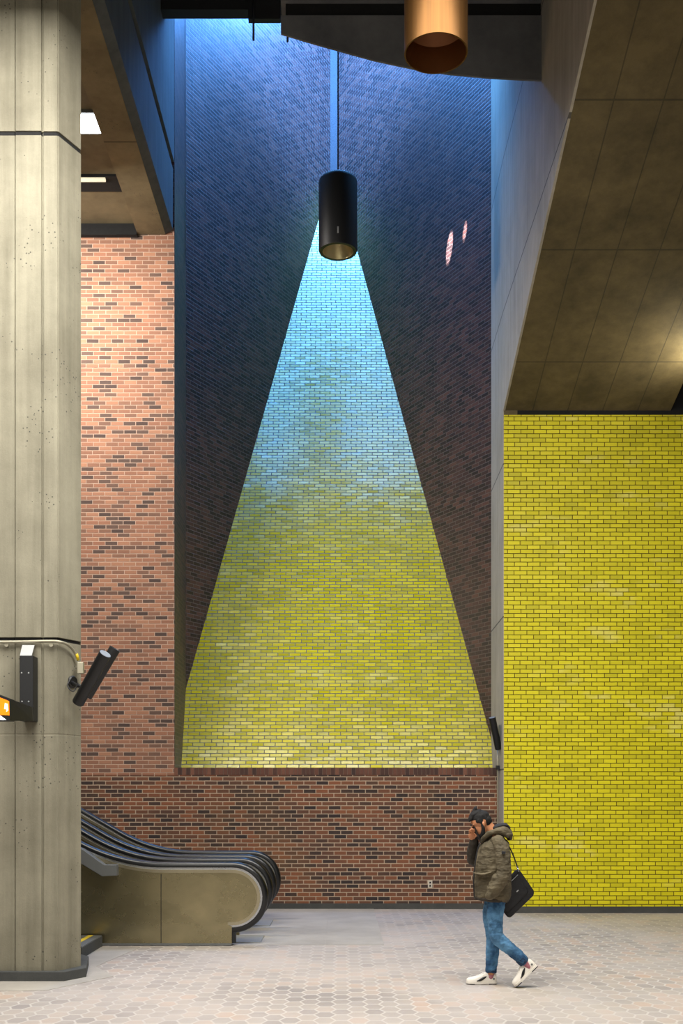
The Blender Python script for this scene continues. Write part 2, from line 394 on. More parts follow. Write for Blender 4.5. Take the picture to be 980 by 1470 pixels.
# column
def column():
    t = thing('concrete_column', 'tall board-formed concrete column standing at the left edge', 'column', (-3.4, 11.7, 0))
    sec = [(-4.10, 11.32), (-3.95, 11.0), (-3.225, 11.0), (-3.219, 11.012), (-3.212, 10.994), (-2.962, 10.994), (-2.957, 11.016), (-2.942, 11.016), (-2.936, 11.002),
           (-2.806, 11.002), (-2.800, 11.010), (-2.792, 11.008), (-2.645, 11.32), (-2.80, 11.95), (-3.1, 12.3), (-3.7, 12.3), (-4.0, 12.0)]
    cx, cy = -3.4, 11.65
    levels = [(.097, 1), (2.42, 1), (2.425, .997), (2.435, .997), (2.44, 1), (3.355, 1), (3.36, .97), (3.385, .97), (3.39, 1), (8.34, 1), (8.345, .965), (8.38, .965), (8.385, 1), (13, 1)]
    bm = bmesh.new(); rings = []
    for z, s in levels: rings.append([bm.verts.new((cx+(x-cx)*s, cy+(y-cy)*s, z)) for x, y in sec])
    n = len(sec)
    for a, b in zip(rings, rings[1:]):
        for k in range(n): bm.faces.new((a[k], a[(k+1) % n], b[(k+1) % n], b[k]))
    bm.faces.new(rings[0][::-1]); bm.faces.new(rings[-1])
    finish('shaft', bm, M_column, t)
    for z, s in ((3.372, .982), (8.362, .985)):
        prism('joint_seam', [(cx+(x-cx)*s, cy+(y-cy)*s, z-.017) for x, y in sec], (0, 0, .034), M_void, t)
    pl = [(-4.2, 11.3), (-4.05, 10.94), (-2.722, 10.94), (-2.564, 11.2), (-2.72, 12.0), (-3.0, 12.4), (-3.8, 12.4), (-4.1, 12.1)]
    prism('plinth', [(x, y, 0) for x, y in pl], (0, 0, .097), M_base, t, bevel=.006)
column()

# top beams
def X_at(px, D): return (px-CX)*D/F
def Z_at(py, D): return H+(HY-py)*D/F
Dm = 14.05
pts = [(403, 22), (403, 48), (440, 59), (482, 71), (536, 86), (590, 97.5), (645, 106), (700, 111), (740, 113.5), (777, 115), (777, 22)]
cb_ = thing('curved_fascia', 'dark grey fascia with a curved lower edge across the top of the shaft', 'beam', (.9, Dm, 11))
prism('plate', [(X_at(x, Dm), Dm, Z_at(y, Dm)) for x, y in pts], (0, .03, 0), M_greybeam, cb_)
box('channel', X_at(403, Dm)+.06, 2.515, Dm+.03, Dm+.3, Z_at(22, Dm), Z_at(3, Dm), M_void, cb_)
box('top_flange', X_at(403, Dm), 2.515, Dm-.03, Dm+.3, Z_at(3, Dm), Z_at(-60, Dm), M_greybeam, cb_)
Db = 16.8
tb = thing('steel_beam', 'black steel beam across the top left of the shaft with a lower bracket', 'beam', (-1.8, Db, 14))
box('web', -2.70, X_at(372, Db), Db-.15, Db+.049, Z_at(27, Db+.05), Z_at(-60, Db), M_dark, tb)
box('bracket', X_at(358, Db), X_at(404, Db), Db-.25, Db-.151, Z_at(33.5, Db-.15), Z_at(-60, Db), M_dark, tb)
for px, py in ((366, 58), (414, 60)):
    tube('hanging_rod', [(X_at(px, Db), Db-.3, Z_at(py, Db-.3)), (X_at(px, Db), Db-.3, Z_at(-60, Db))], .016, M_black, tb, n=8)
box('rear_web', X_at(372, Db)+.001, 2.515, Db-.15, Db+.049, Z_at(-6, Db), Z_at(-60, Db), M_dark, tb)

# ------------------------------------------------------------------ pendant lamps
def pendant(name, label, x, y, z0, r, L, body, inner, mark, topz, group='cylinder pendant lamps'):
    t = thing(name, label, 'lamp', (x, y, z0), group)
    o = (x, y, z0)
    lathe('lamp_shade', [(r*.80, 0), (r*.97, 0), (r, .02), (r, L-.07), (r*.98, L-.035), (r*.9, L-.008), (r*.5, L), (.0, L)], body, t, origin=o, n=64)
    lathe('reflector', [(r*.80, 0.0), (r*.785, .012), (r*.70, .09), (r*.45, .2), (0, .22)], inner, t, origin=o, n=64)
    tube('cable', [(x, y, z0+L-.01), (x, y, topz)], .011, M_black, t, n=8)
    lathe('cable_gland', [(0, .06), (.03, .06), (.035, .05), (.035, 0), (0, 0)], M_black, t, origin=(x, y, z0+L-.003), n=20)
    if mark: box('light_slot', x-.012, x+.012, y-r-.004, y-r+.01, z0+.14, z0+.24, M_grey, t)
    return t
pendant('pendant_lamp', 'black cylinder pendant lamp hanging in front of the tip of the yellow triangle', X_at(485, 17.3), 17.3, Z_at(361.5, 17.3), 27.7*17.3/F, 1.13, M_black, M_reflector, True, 20.0)
def bronze_lamp():
    D = 10.5; x = X_at(625.5, D); z = Z_at(77, D); r = 45.5*D/F
    t = thing('pendant_lamp', 'bronze cylinder pendant lamp cut off by the top edge', 'lamp', (x, D, z), 'cylinder pendant lamps')
    o = (x, D, z)
    lathe('lamp_shade', [(r*.955, .0), (r, 0), (r, 1.08), (r*.97, 1.12), (r*.5, 1.14), (0, 1.14)], M_bronze, t, origin=o, n=64)
    lathe('baffle', [(r*.955, 0), (r*.95, .03), (r*.94, .25), (r*.6, .34), (0, .34)], plain('lamp_inner', lin(120, 72, 34), .5, metal=.5), t, origin=o, n=64)
    tube('cable', [(x, D, z+1.13), (x, D, z+4)], .011, M_black, t, n=8)
bronze_lamp()

# ------------------------------------------------------------------ ceiling lights upper left
t = thing('ceiling_light', 'long fluorescent tube in a black tray on the ceiling beside the beam', 'light', (-4, 16.7, 11.0))
box('tray', -5.2, -3.32, 16.48, 16.90, 10.985, 11.02, M_void, t)
tube('tube_light', [(-5.1, 16.53, 10.965), (-3.50, 16.53, 10.965)], .032, glow('fluorescent_tube', lin(235, 225, 195), .9), t)
t = thing('ceiling_light', 'bright white square ceiling light beside the column', 'light', (-3.6, 15.2, 11.0))
box('housing', -4.3, -3.295, 14.93, 15.42, 10.98, 11.02, M_gmid, t)
box('diffuser', -4.25, -3.31, 14.97, 15.38, 10.965, 10.98, glow('white_diffuser', (.85, .93, 1, 1), 14), t)

# ------------------------------------------------------------------ escalators
def rail_z(x):          # centre line of the handrail top, running up to the left
    x0 = -2.15; R = 2.2; a = math.radians(30)
    if x >= x0: return 0.0
    d = x0-x
    if d <= R*math.sin(a): return R-math.sqrt(R*R-d*d)
    return R*(1-math.cos(a))+(d-R*math.sin(a))*math.tan(a)
XE = -6.2
def rail_path(r, zc=.587, xc=-1.327, start=-100):
    P = []
    for k in range(0, 25):
        a = math.radians(start+(90-start)*k/24)
        P.append((xc+r*math.cos(a), zc+r*math.sin(a)))
    x = xc-.1
    while x > XE:
        P.append((x, zc+r+rail_z(x))); x -= .1
    return P
def ribbon(name, inner, outer, y0, y1, mat, parent):   # band between two outlines, extruded in depth
    bm = bmesh.new(); n = min(len(inner), len(outer))
    V = [[bm.verts.new((x, y, z)) for (x, z) in L[:n]] for L in (inner, outer) for y in (y0, y1)]
    i0, i1, o0, o1 = V
    for k in range(n-1):
        bm.faces.new((i0[k], i0[k+1], i1[k+1], i1[k])); bm.faces.new((o0[k], o1[k], o1[k+1], o0[k+1]))
        bm.faces.new((i0[k], o0[k], o0[k+1], i0[k+1])); bm.faces.new((i1[k], i1[k+1], o1[k+1], o1[k]))
    bm.faces.new((i0[0], i1[0], o1[0], o0[0])); bm.faces.new((i0[-1], o0[-1], o1[-1], i1[-1]))
    return finish(name, bm, mat, parent)
def escalator(label, y0, y1, near):
    t = thing('escalator', label, 'escalator', (-3.5, (y0+y1)/2, 0), 'escalators side by side')
    for y, side in ((y0, -1), (y1, 1)):
        ya, yb = y-.055, y+.055
        # newel and panel outline
        outer = rail_path(.335)
        pts = [(x, z) for x, z in outer if True]
        body = [(-1.335, 0.006), (-1.335, .235)] + [p for p in pts if p[1] > .235 or p[0] > -1.3]
        body += [(XE, outer[-1][1]), (XE, .006)]
        prism('balustrade', [(x, ya, z) for x, z in body], (0, yb-ya, 0), M_steel if near else M_steel, t)
        ribbon('handrail_guide', rail_path(.336), rail_path(.366), ya+.015, yb-.015, M_chrome, t)
        ribbon('edge_moulding', rail_path(.300), rail_path(.338), ya-.006, yb+.006, M_moulding, t)
        # handrail
        bm = bmesh.new(); p_in = rail_path(.364); p_out = rail_path(.428)
        w = .05; n = len(p_in); rings = []
        for (xi, zi), (xo, zo) in zip(p_in, p_out):
            dx, dz = xo-xi, zo-zi
            ring = []
            for (u, v) in ((-1, 0), (-1.05, .45), (-.8, .9), (-.35, 1.08), (.35, 1.08), (.8, .9), (1.05, .45), (1, 0)):
                ring.append(bm.verts.new((xi+dx*v, y+u*w, zi+dz*v)))
            rings.append(ring)
        for a, b in zip(rings, rings[1:]):
            for k in range(8): bm.faces.new((a[k], a[(k+1) % 8], b[(k+1) % 8], b[k]))
        bm.faces.new(rings[0]); bm.faces.new(rings[-1][::-1])
        h = finish('handrail', bm, M_rubber, t, smooth=True)
        e = h.modifiers.new('es', 'EDGE_SPLIT'); e.split_angle = math.radians(50)
        # inner deck ledge
        yi0, yi1 = (yb, yb+.10) if side < 0 else (ya-.10, ya)
        lo = [(x, z) for x, z in rail_path(-.05) if x < -1.33]; hi = [(x, z) for x, z in rail_path(-.02) if x < -1.33]
        ribbon('inner_deck', [(x, z-.02) for x, z in lo], [(x, z+.06) for x, z in hi], yi0, yi1, M_chrome, t)
        for bx in (-2.62, -3.1, -3.6):
            box('deck_clip', bx, bx+.05, min(yi0, yi1)+.03, max(yi0, yi1)-.03, .565+.04+rail_z(bx), .565+.09+rail_z(bx), M_grey, t)
    # steps
    bm = bmesh.new(); x = -1.75
    while x > XE:
        z = rail_z(x-.15)
        add_box(bm, x-.4, x, y0+.16, y1-.16, max(.02, z-.25), .02+z); x -= .4
    finish('steps', bm, M_step, t)
    box('comb_plate', -2.0, -1.0, y0+.15, y1-.15, .004, .02, M_grey, t)
    box('skirt_plug', -1.333, -1.29, y0-.04, y0+.04, .03, .2, M_black, t)
    return t
e1 = escalator('nearer escalator with a broad dull stainless side panel, beside the column', 13.62, 14.60, True)
e2 = escalator('farther escalator, between the nearer one and the brick wall', 15.40, 16.45, False)
# outer details on the near panel
bm = bmesh.new()
for px in (231,): add_box(bm, X_at(px, 13.56)-.004, X_at(px, 13.56)+.004, 13.562, 13.566, .02, .87)
finish('panel_seam', bm, M_void, e1)
box('base_rail', XE, -1.335, 13.553, 13.566, .005, .03, M_gmid, e1)
wd = 13.45
wedge = [(-4.6, 1.79), (X_at(119, wd), Z_at(1219, wd)), (X_at(150, wd), Z_at(1241.5, wd)), (X_at(167.5, wd), Z_at(1241.5, wd)), (X_at(168, wd), Z_at(1257, wd)), (X_at(147, wd), Z_at(1258, wd)), (X_at(119, wd), Z_at(1241, wd)), (-4.6, 1.55)]
prism('outer_deck_cover', [(x, wd-.02, z) for x, z in wedge], (0, .135, 0), M_gmid, e1, bevel=.006)

# low platform behind the column
pf = thing('low_platform', 'low dark platform with a yellow edge line between column and escalator', 'platform', (-3.6, 12.5, 0))
box('riser', -5.2, -2.895, 11.9+.55, 13.50, 0.005, .125, M_base, pf)
box('tread', -5.2, -2.90, 12.46, 13.49, .125, .137, M_gmid, pf)
box('edge_line', -3.06, -3.0, 12.46, 13.48, .137, .140, M_yline, pf)

# ------------------------------------------------------------------ lamps and sign on the column
def PX(px, py, D): return Vector((X_at(px, D), D, Z_at(py, D)))
t = thing('uplight', 'black rectangular uplight box with a pale slanted cap on the column', 'light', PX(38, 1000, 10.9))
D0 = 10.82
prism('body', [PX(28, 1035, D0), PX(47.5, 1035, D0), PX(47.5, 941, D0), PX(28, 941, D0)], (0, .17, 0), M_black, t, bevel=.006)
cap = bmesh.new()
v = [PX(28.5, 941, D0), PX(45.5, 941, D0), PX(49.5, 926, D0+.13), PX(32, 926, D0+.13), PX(28.5, 941, D0+.165), PX(45.5, 941, D0+.165), PX(49.5, 926, D0+.165), PX(32, 926, D0+.165)]
v = [cap.verts.new(p) for p in v]
for f in ((0, 1, 2, 3), (4, 7, 6, 5), (0, 4, 5, 1), (1, 5, 6, 2), (2, 6, 7, 3), (3, 7, 4, 0)): cap.faces.new([v[i] for i in f])
finish('cap', cap, M_grey, t)
for px, py in ((31, 966), (41, 966), (31.5, 1007), (41, 1007)): lathe('screw', [(0, .006), (.006, .004), (.008, 0)], M_grey, t, axis=(0, -1, 0), origin=PX(px, py, D0), n=10)

t = thing('lit_sign', 'black projecting sign with an orange lit face at the left edge', 'sign', PX(10, 1020, 10.4))
Ds = 10.35
bm = bmesh.new()
fr = [PX(-60, 975, Ds-.25), PX(14, 1003, Ds), PX(14, 1034.5, Ds), PX(-60, 1034.5, Ds-.25)]
add_prism(bm, fr, (0, .14, 0)); finish('housing', bm, M_black, t)
add = bmesh.new(); add_prism(add, [PX(14, 1003, Ds+.002), PX(45.5, 1015, Ds+.44), PX(47, 1034.5, Ds+.44), PX(14, 1034.5, Ds+.002)], (0, .03, 0)); finish('bracket_arm', add, M_black, t)
def on_sign(px, py, off=.004):
    k = (14-px)/74.0; return PX(px, py, Ds-.25*k-off)
prism('orange_face', [on_sign(-58, 978), on_sign(13, 1006.5), on_sign(13.5, 1027), on_sign(-58, 1023)], (0, .003, 0), glow('orange_sign', lin(250, 120, 10), 1.1), t)
prism('pictogram', [on_sign(7, 1009, .008), on_sign(11, 1010.5, .008), on_sign(11.8, 1020, .008), on_sign(9, 1022, .008), on_sign(9, 1018, .008), on_sign(6, 1018, .008), on_sign(6.5, 1013, .008)], (0, .003, 0), glow('sign_white', lin(255, 235, 200), 1.3), t)
prism('white_strip', [on_sign(-58, 1026), on_sign(1, 1027.5), on_sign(9, 1033.5), on_sign(-58, 1034)], (0, .003, 0), glow('sign_strip', lin(240, 240, 255), 1.2), t)

def spot_can(t, a, b, r, mat=M_black, capm=M_glass, lens=True):
    a, b = Vector(a), Vector(b); L = (b-a).length
    lathe('can', [(0, 0), (r*.9, 0), (r, .012), (r, L), (r*.9, L), (r*.86, L-.004), (0, L-.004)], mat, t, axis=b-a, origin=a, n=32)
    if lens: lathe('lens', [(0, L+.002), (r*.92, L+.002), (r*.92, L-.003)], capm, t, axis=b-a, origin=a, n=32)
t = thing('floodlight', 'pair of slanted black cylinder floodlights fixed to the edge of the column', 'light', PX(110, 975, 11.1))
spot_can(t, PX(111.5, 1009.5, 11.02), PX(151, 938.5, 10.78), .060)
spot_can(t, PX(124, 1000, 11.17), PX(165, 931, 11.12), .056, lens=False)
lathe('mounting_disc', [(0, .05), (.05, .05), (.062, .035), (.062, 0)], M_black, t, axis=(.85, -.5, 0), origin=PX(101, 979, 11.2), n=32)
tube('arm', [PX(101, 979, 11.16), PX(113, 985, 11.08), PX(123, 985, 11.05)], .018, M_black, t)
tube('cable', smooth_path([PX(101, 975, 11.13), PX(97, 984, 11.08), PX(103, 992, 11.02), PX(108, 990, 11.03), PX(112, 980, 11.04)]), .006, M_black, t, n=8)
t = thing('conduit', 'pale conduit running across the column and bending down to a junction box', 'pipe', PX(60, 921, 10.97))
tube('pipe', smooth_path([PX(-90, 922, 10.97), PX(20, 921.5, 10.97), PX(70, 920.5, 10.97), PX(86, 921.5, 10.975), PX(98, 926, 11.07), PX(107, 936, 11.17), PX(112.5, 948, 11.22)]), .014, M_conduit, t)
tube('yellow_tape', [PX(109.6, 938.6, 11.185), PX(112.2, 947.4, 11.217)], .0155, M_tape, t)
b = box('junction_box', -.03, .03, -.03, .03, -.058, .058, M_conduit, None, bevel=.006); b.location = PX(116, 959, 11.19); b.parent = t; b.matrix_parent_inverse = Matrix.Translation(-t.location)
for px in (10, 74): lathe('pipe_clip', [(0, .02), (.02, .02), (.02, 0)], M_conduit, t, axis=(0, -1, 0), origin=PX(px, 926, 10.99), n=16)

t = thing('floodlight', 'small tilted black cylinder floodlight on the pilaster between the two yellow walls', 'light', PX(717, 1065, 17.7))
spot_can(t, PX(715.5, 1075.5, 17.7), PX(706.0, 1030, 17.55), .056)
tube('bracket', [PX(716, 1064, 17.7), Vector((2.515, 17.72, Z_at(1063, 17.72)))], .03, M_black, t)
box('back_plate', 2.50, 2.524, 17.66, 17.78, 2.55, 2.95, M_gmid, t)
t = thing('conduit', 'thin vertical conduit in the corner beside the yellow wall, with a black junction box', 'pipe', (2.49, 17.8, 0))
tube('pipe', [(2.492, 17.80, 2.56), (2.492, 17.80, 2.30), (2.492, 17.80, .0)], .012, M_conduit, t, n=10)
b = box('junction_box', 2.465, 2.515, 17.74, 17.86, 2.25, 2.31, M_black, t)
t = thing('wall_outlet', 'small ivory electrical outlet low on the red brick wall', 'outlet', PX(617, 1269, 18))
box('cover_plate', X_at(614, 18), X_at(620.3, 18), 17.990, 18.001, Z_at(1274.5, 18), Z_at(1264, 18), M_white_plastic, t, bevel=.002)
for py in (1267, 1271.5): box('socket', X_at(616, 18), X_at(618.3, 18), 17.987, 17.992, Z_at(py+1.3, 18), Z_at(py-1.3, 18), M_void, t)

# ------------------------------------------------------------------ the man
def loft(bm, st, n=20, cap=True):
    """st: list of (Vector, a in-plane radius, b depth radius)"""
    P = [Vector(s[0]) for s in st]; rings = []
    sub = []
    K = 4
    for i in range(len(st)-1):
        p0 = P[max(i-1, 0)]; p1 = P[i]; p2 = P[i+1]; p3 = P[min(i+2, len(P)-1)]
        for k in range(K):
            u = k/K
            p = .5*((2*p1)+(p2-p0)*u+(2*p0-5*p1+4*p2-p3)*u*u+(3*p1-p0-3*p2+p3)*u**3)
            w = u*u*(3-2*u)
            sub.append((p, st[i][1]*(1-w)+st[i+1][1]*w, st[i][2]*(1-w)+st[i+1][2]*w))
    sub.append(st[-1])
    # rounded ends
    def tang(i): return (Vector(sub[min(i+1, len(sub)-1)][0])-Vector(sub[max(i-1, 0)][0])).normalized()
    full = []
    if cap:
        p, a, b = sub[0]; tt = tang(0); r = min(a, b)
        for q in (.97, .8, .5): full.append((Vector(p)-tt*r*q, a*math.sqrt(1-q*q), b*math.sqrt(1-q*q), tt))
    for i, (p, a, b) in enumerate(sub): full.append((Vector(p), a, b, tang(i)))
    if cap:
        p, a, b = sub[-1]; tt = tang(len(sub)-1); r = min(a, b)
        for q in (.5, .8, .97): full.append((Vector(p)+tt*r*q, a*math.sqrt(1-q*q), b*math.sqrt(1-q*q), tt))
    Y = Vector((0, 1, 0))
    for p, a, b, tt in full:
        yy = (Y-tt*Y.dot(tt))
        yy = yy.normalized() if yy.length > .2 else Vector((1, 0, 0))
        xx = yy.cross(tt).normalized()
        rings.append([bm.verts.new(p+xx*math.cos(2*PI*k/n)*a+yy*math.sin(2*PI*k/n)*b) for k in range(n)])
    for a, b in zip(rings, rings[1:]):
        for k in range(n): bm.faces.new((a[k], a[(k+1) % n], b[(k+1) % n], b[k]))
    bm.faces.new(rings[0][::-1]); bm.faces.new(rings[-1])
def ell(bm, c, r, rot=None, n=20):
    m = Matrix.Translation(Vector(c)) @ (rot if rot else Matrix.Identity(4)) @ Matrix.Diagonal((r[0], r[1], r[2], 1))
    bmesh.ops.create_uvsphere(bm, u_segments=n, v_segments=n//2+2, radius=1, matrix=m)
def fuse(name, bm, mat, parent, voxel, smooth=6, wr=None):
    ob = finish(name, bm, mat, parent, smooth=True, uv=False)
    r = ob.modifiers.new('fuse', 'REMESH'); r.mode = 'VOXEL'; r.voxel_size = voxel; r.use_smooth_shade = True
    s = ob.modifiers.new('soft', 'SMOOTH'); s.factor = .5; s.iterations = smooth
    if wr:
        tx = bpy.data.textures.new(name+'_folds', 'CLOUDS'); tx.noise_scale = wr[1]; tx.noise_depth = 2
        d = ob.modifiers.new('folds', 'DISPLACE'); d.texture = tx; d.strength = wr[0]; d.mid_level = .5; d.texture_coords = 'LOCAL'
    return ob
DP = 10.7
def M(zx, zy, dy=0):
    D = DP+dy
    return Vector(((150+zx*.2108)*D/F, D, H-(zy*.2108-13)*D/F))
U = .00141

def cloth(name, c, c2, sc=7, rough=.85, folds=.01):
    N = NT(name); o = N.obj()
    a = N.noise(o, sc, 5, .6); a2 = N.ramp(a, [(.36, (0, 0, 0)), (.64, (1, 1, 1))])
    f = N.noise(N.scale(o, (1, 1, 2.6)), 9, 3, .5)
    weave = N.noise(o, 400, 2)
    N.set(color=N.mix(a2, c, c2), rough=rough)
    N.bump(N.math('ADD', N.math('MULTIPLY', f, folds), N.math('MULTIPLY', weave, .001)), .9, 1.0); return N.m
M_jacket = cloth('olive_jacket', lin(76, 68, 50), lin(96, 86, 64), folds=.03)
M_jacket_dark = cloth('dark_sleeve', lin(44, 39, 32), lin(58, 52, 42), folds=.02)  # darker copy of the jacket; the far sleeve's shade is in the colour
M_hood = cloth('hood_lining', lin(24, 24, 26), lin(34, 34, 36))
M_jeans = cloth('blue_denim', lin(26, 68, 104), lin(92, 142, 180), sc=6, folds=.018)
M_cuff = cloth('dark_denim_cuff', lin(22, 48, 76), lin(34, 66, 98))
M_skin = plain('skin', lin(196, 132, 92), .5, var=.1)
M_skin2 = plain('skin_pale', lin(214, 160, 130), .5, var=.1)
M_hair = cloth('black_hair', lin(12, 10, 10), lin(18, 16, 15), sc=30, rough=.85)
M_shoe = plain('white_leather', lin(232, 226, 214), .5, var=.05)
M_sock = plain('pink_grey_sock', lin(170, 110, 120), .9)
M_bag = cloth('black_nylon', lin(9, 9, 12), lin(17, 17, 20), rough=.6)

man = thing('person', 'person in olive hooded jacket and blue jeans walking left, phone held to the face', 'person', (M(320, 1340).x, DP, 0))
# head frame: origin at head centre, looking -X, pitched down
hc = M(238, 250, .0)
HR = Matrix.Rotation(math.radians(-24), 4, 'Y')     # pitch the face downward
def hp(x, y, z): return hc + (HR @ Vector((x, y, z)))
bm = bmesh.new()
# skull and face (x negative = forward)
ell(bm, hp(.012, 0, .03), (.098, .076, .088), HR)
ell(bm, hp(-.025, 0, -.035), (.066, .062, .085), HR)
ell(bm, hp(-.045, 0, -.09), (.036, .036, .030), HR)      # chin
ell(bm, hp(-.078, 0, .024), (.016, .05, .012), HR)       # brow
ell(bm, hp(-.066, .030, -.022), (.022, .020, .018), HR); ell(bm, hp(-.066, -.030, -.022), (.022, .020, .018), HR)
loft(bm, [(hp(-.088, 0, .012), .008, .008), (hp(-.101, 0, -.008), .010, .010), (hp(-.110, 0, -.024), .013, .015)], n=12)  # nose
ell(bm, hp(-.086, 0, -.056), (.012, .022, .006), HR); ell(bm, hp(-.083, 0, -.068), (.012, .019, .007), HR)                # lips
for s in (-1, 1):
    ell(bm, hp(.012, s*.074, -.010), (.013, .008, .025), HR)   # ears
    ell(bm, hp(.015, s*.078, .000), (.010, .005, .012), HR)
# neck, torso, limbs (inside the clothes)
loft(bm, [(M(282, 262, 0), .055, .052), (M(318, 312, 0), .058, .06), (M(335, 355, 0), .07, .09)])
loft(bm, [(M(335, 345, 0), .06, .13), (M(332, 400, 0), .10, .165), (M(322, 520, 0), .105, .15), (M(325, 640, 0), .09, .13), (M(340, 715, 0), .07, .10)])
loft(bm, [(M(355, 385, -.15), .05, .05), (M(392, 580, -.22), .04, .04), (M(335, 670, -.19), .026, .026), (M(325, 690, -.17), .026, .02)])
loft(bm, [(M(310, 390, .15), .05, .05), (M(192, 500, .17), .04, .04), (M(192, 362, .045), .027, .026)])
for s, kn, an in ((-1, (347, 1020), (520, 1195)), (1, (322, 1010), (305, 1265))):
    dy = s*.09
    loft(bm, [(M(345, 800, dy), .06, .06), (M(kn[0], kn[1], dy), .052, .052), (M((kn[0]+an[0])/2, (kn[1]+an[1])/2-8, dy), .048, .048), (M(an[0], an[1], dy), .036, .036)])
def Q(x, y, d=0): return M(x-9, y+3, d)
# hand holding the phone: palm + five fingers
wr = M(192, 352, .045)
loft(bm, [(wr, .027, .022), (Q(188, 334, .03), .036, .020), (Q(184, 318, .02), .036, .018)])
for i, (fx, fy, ex, ey, tx, ty, r) in enumerate(((204, 314, 214, 296, 222, 306, .0085), (192, 308, 199, 286, 211, 294, .009), (180, 308, 182, 284, 196, 285, .009), (170, 314, 168, 294, 180, 284, .0078))):
    dd = .012-.010*i
    loft(bm, [(Q(fx, fy, dd), r, r), (Q(ex, ey, dd-.012), r, r), (Q(tx, ty, dd-.028), r*.9, r*.9)], n=12)
loft(bm, [(Q(200, 340, .02), .011, .011), (Q(214, 328, -.005), .010, .010), (Q(220, 316, -.02), .009, .009)], n=12)
body = fuse('body', bm, M_skin, man, .005, 5)

# facial features
for s in (-1, 1):
    bm = bmesh.new(); ell(bm, hp(-.0855, s*.031, .004), (.008, .013, .006), HR, 14); finish('eye', bm, M_hair, man, smooth=True)
    bm = bmesh.new(); loft(bm, [(hp(-.094, s*.014, .026), .005, .006), (hp(-.090, s*.034, .030), .006, .006), (hp(-.076, s*.052, .024), .004, .005)], n=10); finish('eyebrow', bm, M_hair, man, smooth=True)
# beard
bm = bmesh.new()
for s in (-1, 1):
    loft(bm, [(hp(.000, s*.070, .002), .012, .012), (hp(-.004, s*.066, -.04), .018, .016), (hp(-.028, s*.048, -.088), .022, .022), (hp(-.060, s*.014, -.112), .026, .026)], n=14)
    loft(bm, [(hp(-.092, s*.002, -.046), .006, .008), (hp(-.082, s*.024, -.060), .008, .008), (hp(-.068, s*.03, -.09), .014, .012)], n=12)
ell(bm, hp(-.058, 0, -.106), (.040, .040, .026), HR)
ell(bm, hp(-.03, 0, -.100), (.05, .054, .02), HR)
fuse('beard', bm, M_hair, man, .005, 4)
# hair
bm = bmesh.new()
ell(bm, hp(.016, 0, .050), (.094, .079, .078), HR)
ell(bm, hp(.056, 0, .015), (.058, .070, .072), HR)
loft(bm, [(hp(-.090, 0, .070), .010, .042), (hp(-.070, 0, .088), .022, .052), (hp(-.030, 0, .110), .032, .055), (hp(.03, 0, .112), .028, .05)], n=18)
loft(bm, [(hp(-.02, 0, .125), .026, .035), (hp(.012, 0, .158), .018, .026), (hp(.028, 0, .172), .006, .01)], n=12)
for s_ in (-1, 1): loft(bm, [(hp(-.02, s_*.070, .045), .026, .012), (hp(.000, s_*.074, .012), .014, .008)], n=12)
fuse('hair', bm, M_hair, man, .005, 2, (.008, .02))

# jacket
bm = bmesh.new()
loft(bm, [(M(306, 766, 0), 116*U, .175), (M(310, 735, 0), 124*U, .188), (M(316, 690, 0), 128*U, .195), (M(314, 610, 0), 130*U, .195), (M(318, 520, 0), 122*U, .20), (M(328, 440, 0), 112*U, .205), (M(335, 385, 0), 92*U, .19), (M(332, 345, 0), 62*U, .13), (M(318, 318, 0), 46*U, .08)], n=32, cap=False)
jk = fuse('jacket', bm, M_jacket, man, .008, 4, (.024, .07))
bm = bmesh.new()
loft(bm, [(M(352, 375, -.13), .070, .075), (M(378, 420, -.18), .074, .070), (M(388, 500, -.215), .072, .066), (M(392, 590, -.23), .069, .064), (M(352, 668, -.23), .064, .060), (M(302, 735, -.215), .050, .05)])
for q, rr in ((.35, .078), (.6, .074), (.8, .064)):
    p = M(388, 590, -.23).lerp(M(306, 728, -.19), q); loft(bm, [(p+Vector((-.01, 0, .012)), rr*.8, rr*.8), (p+Vector((.01, 0, -.012)), rr*.8, rr*.8)], n=16)
fuse('near_sleeve', bm, M_jacket, man, .007, 3, (.026, .06))
bm = bmesh.new()
loft(bm, [(M(300, 385, .13), .068, .07), (M(235, 455, .17), .066, .064), (M(192, 500, .17), .064, .06), (M(182, 450, .13), .060, .056), (M(188, 385, .075), .050, .045), (M(192, 358, .05), .042, .036)])
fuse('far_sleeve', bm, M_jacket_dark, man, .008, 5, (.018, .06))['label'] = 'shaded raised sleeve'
# hem, pocket flap, arm patch
bm = bmesh.new()
loft(bm, [(M(306, 774, 0), 115*U, .174), (M(308, 750, 0), 122*U, .184)], n=32, cap=False)
fuse('jacket_hem', bm, M_jacket_dark, man, .009, 3, (.01, .05))
bm = bmesh.new()
loft(bm, [(M(200, 585, -.105), .006, .05), (M(255, 592, -.175), .012, .04), (M(310, 578, -.205), .006, .03)], n=12)
fuse('pocket_flap', bm, M_jacket, man, .005, 3)
box('arm_patch', M(352, 0, 0).x, M(374, 0, 0).x, M(0, 0, -.30).y, M(0, 0, -.28).y+.03, M(0, 455, -.28).z, M(0, 437, -.28).z, M_hood, man, bevel=.003)
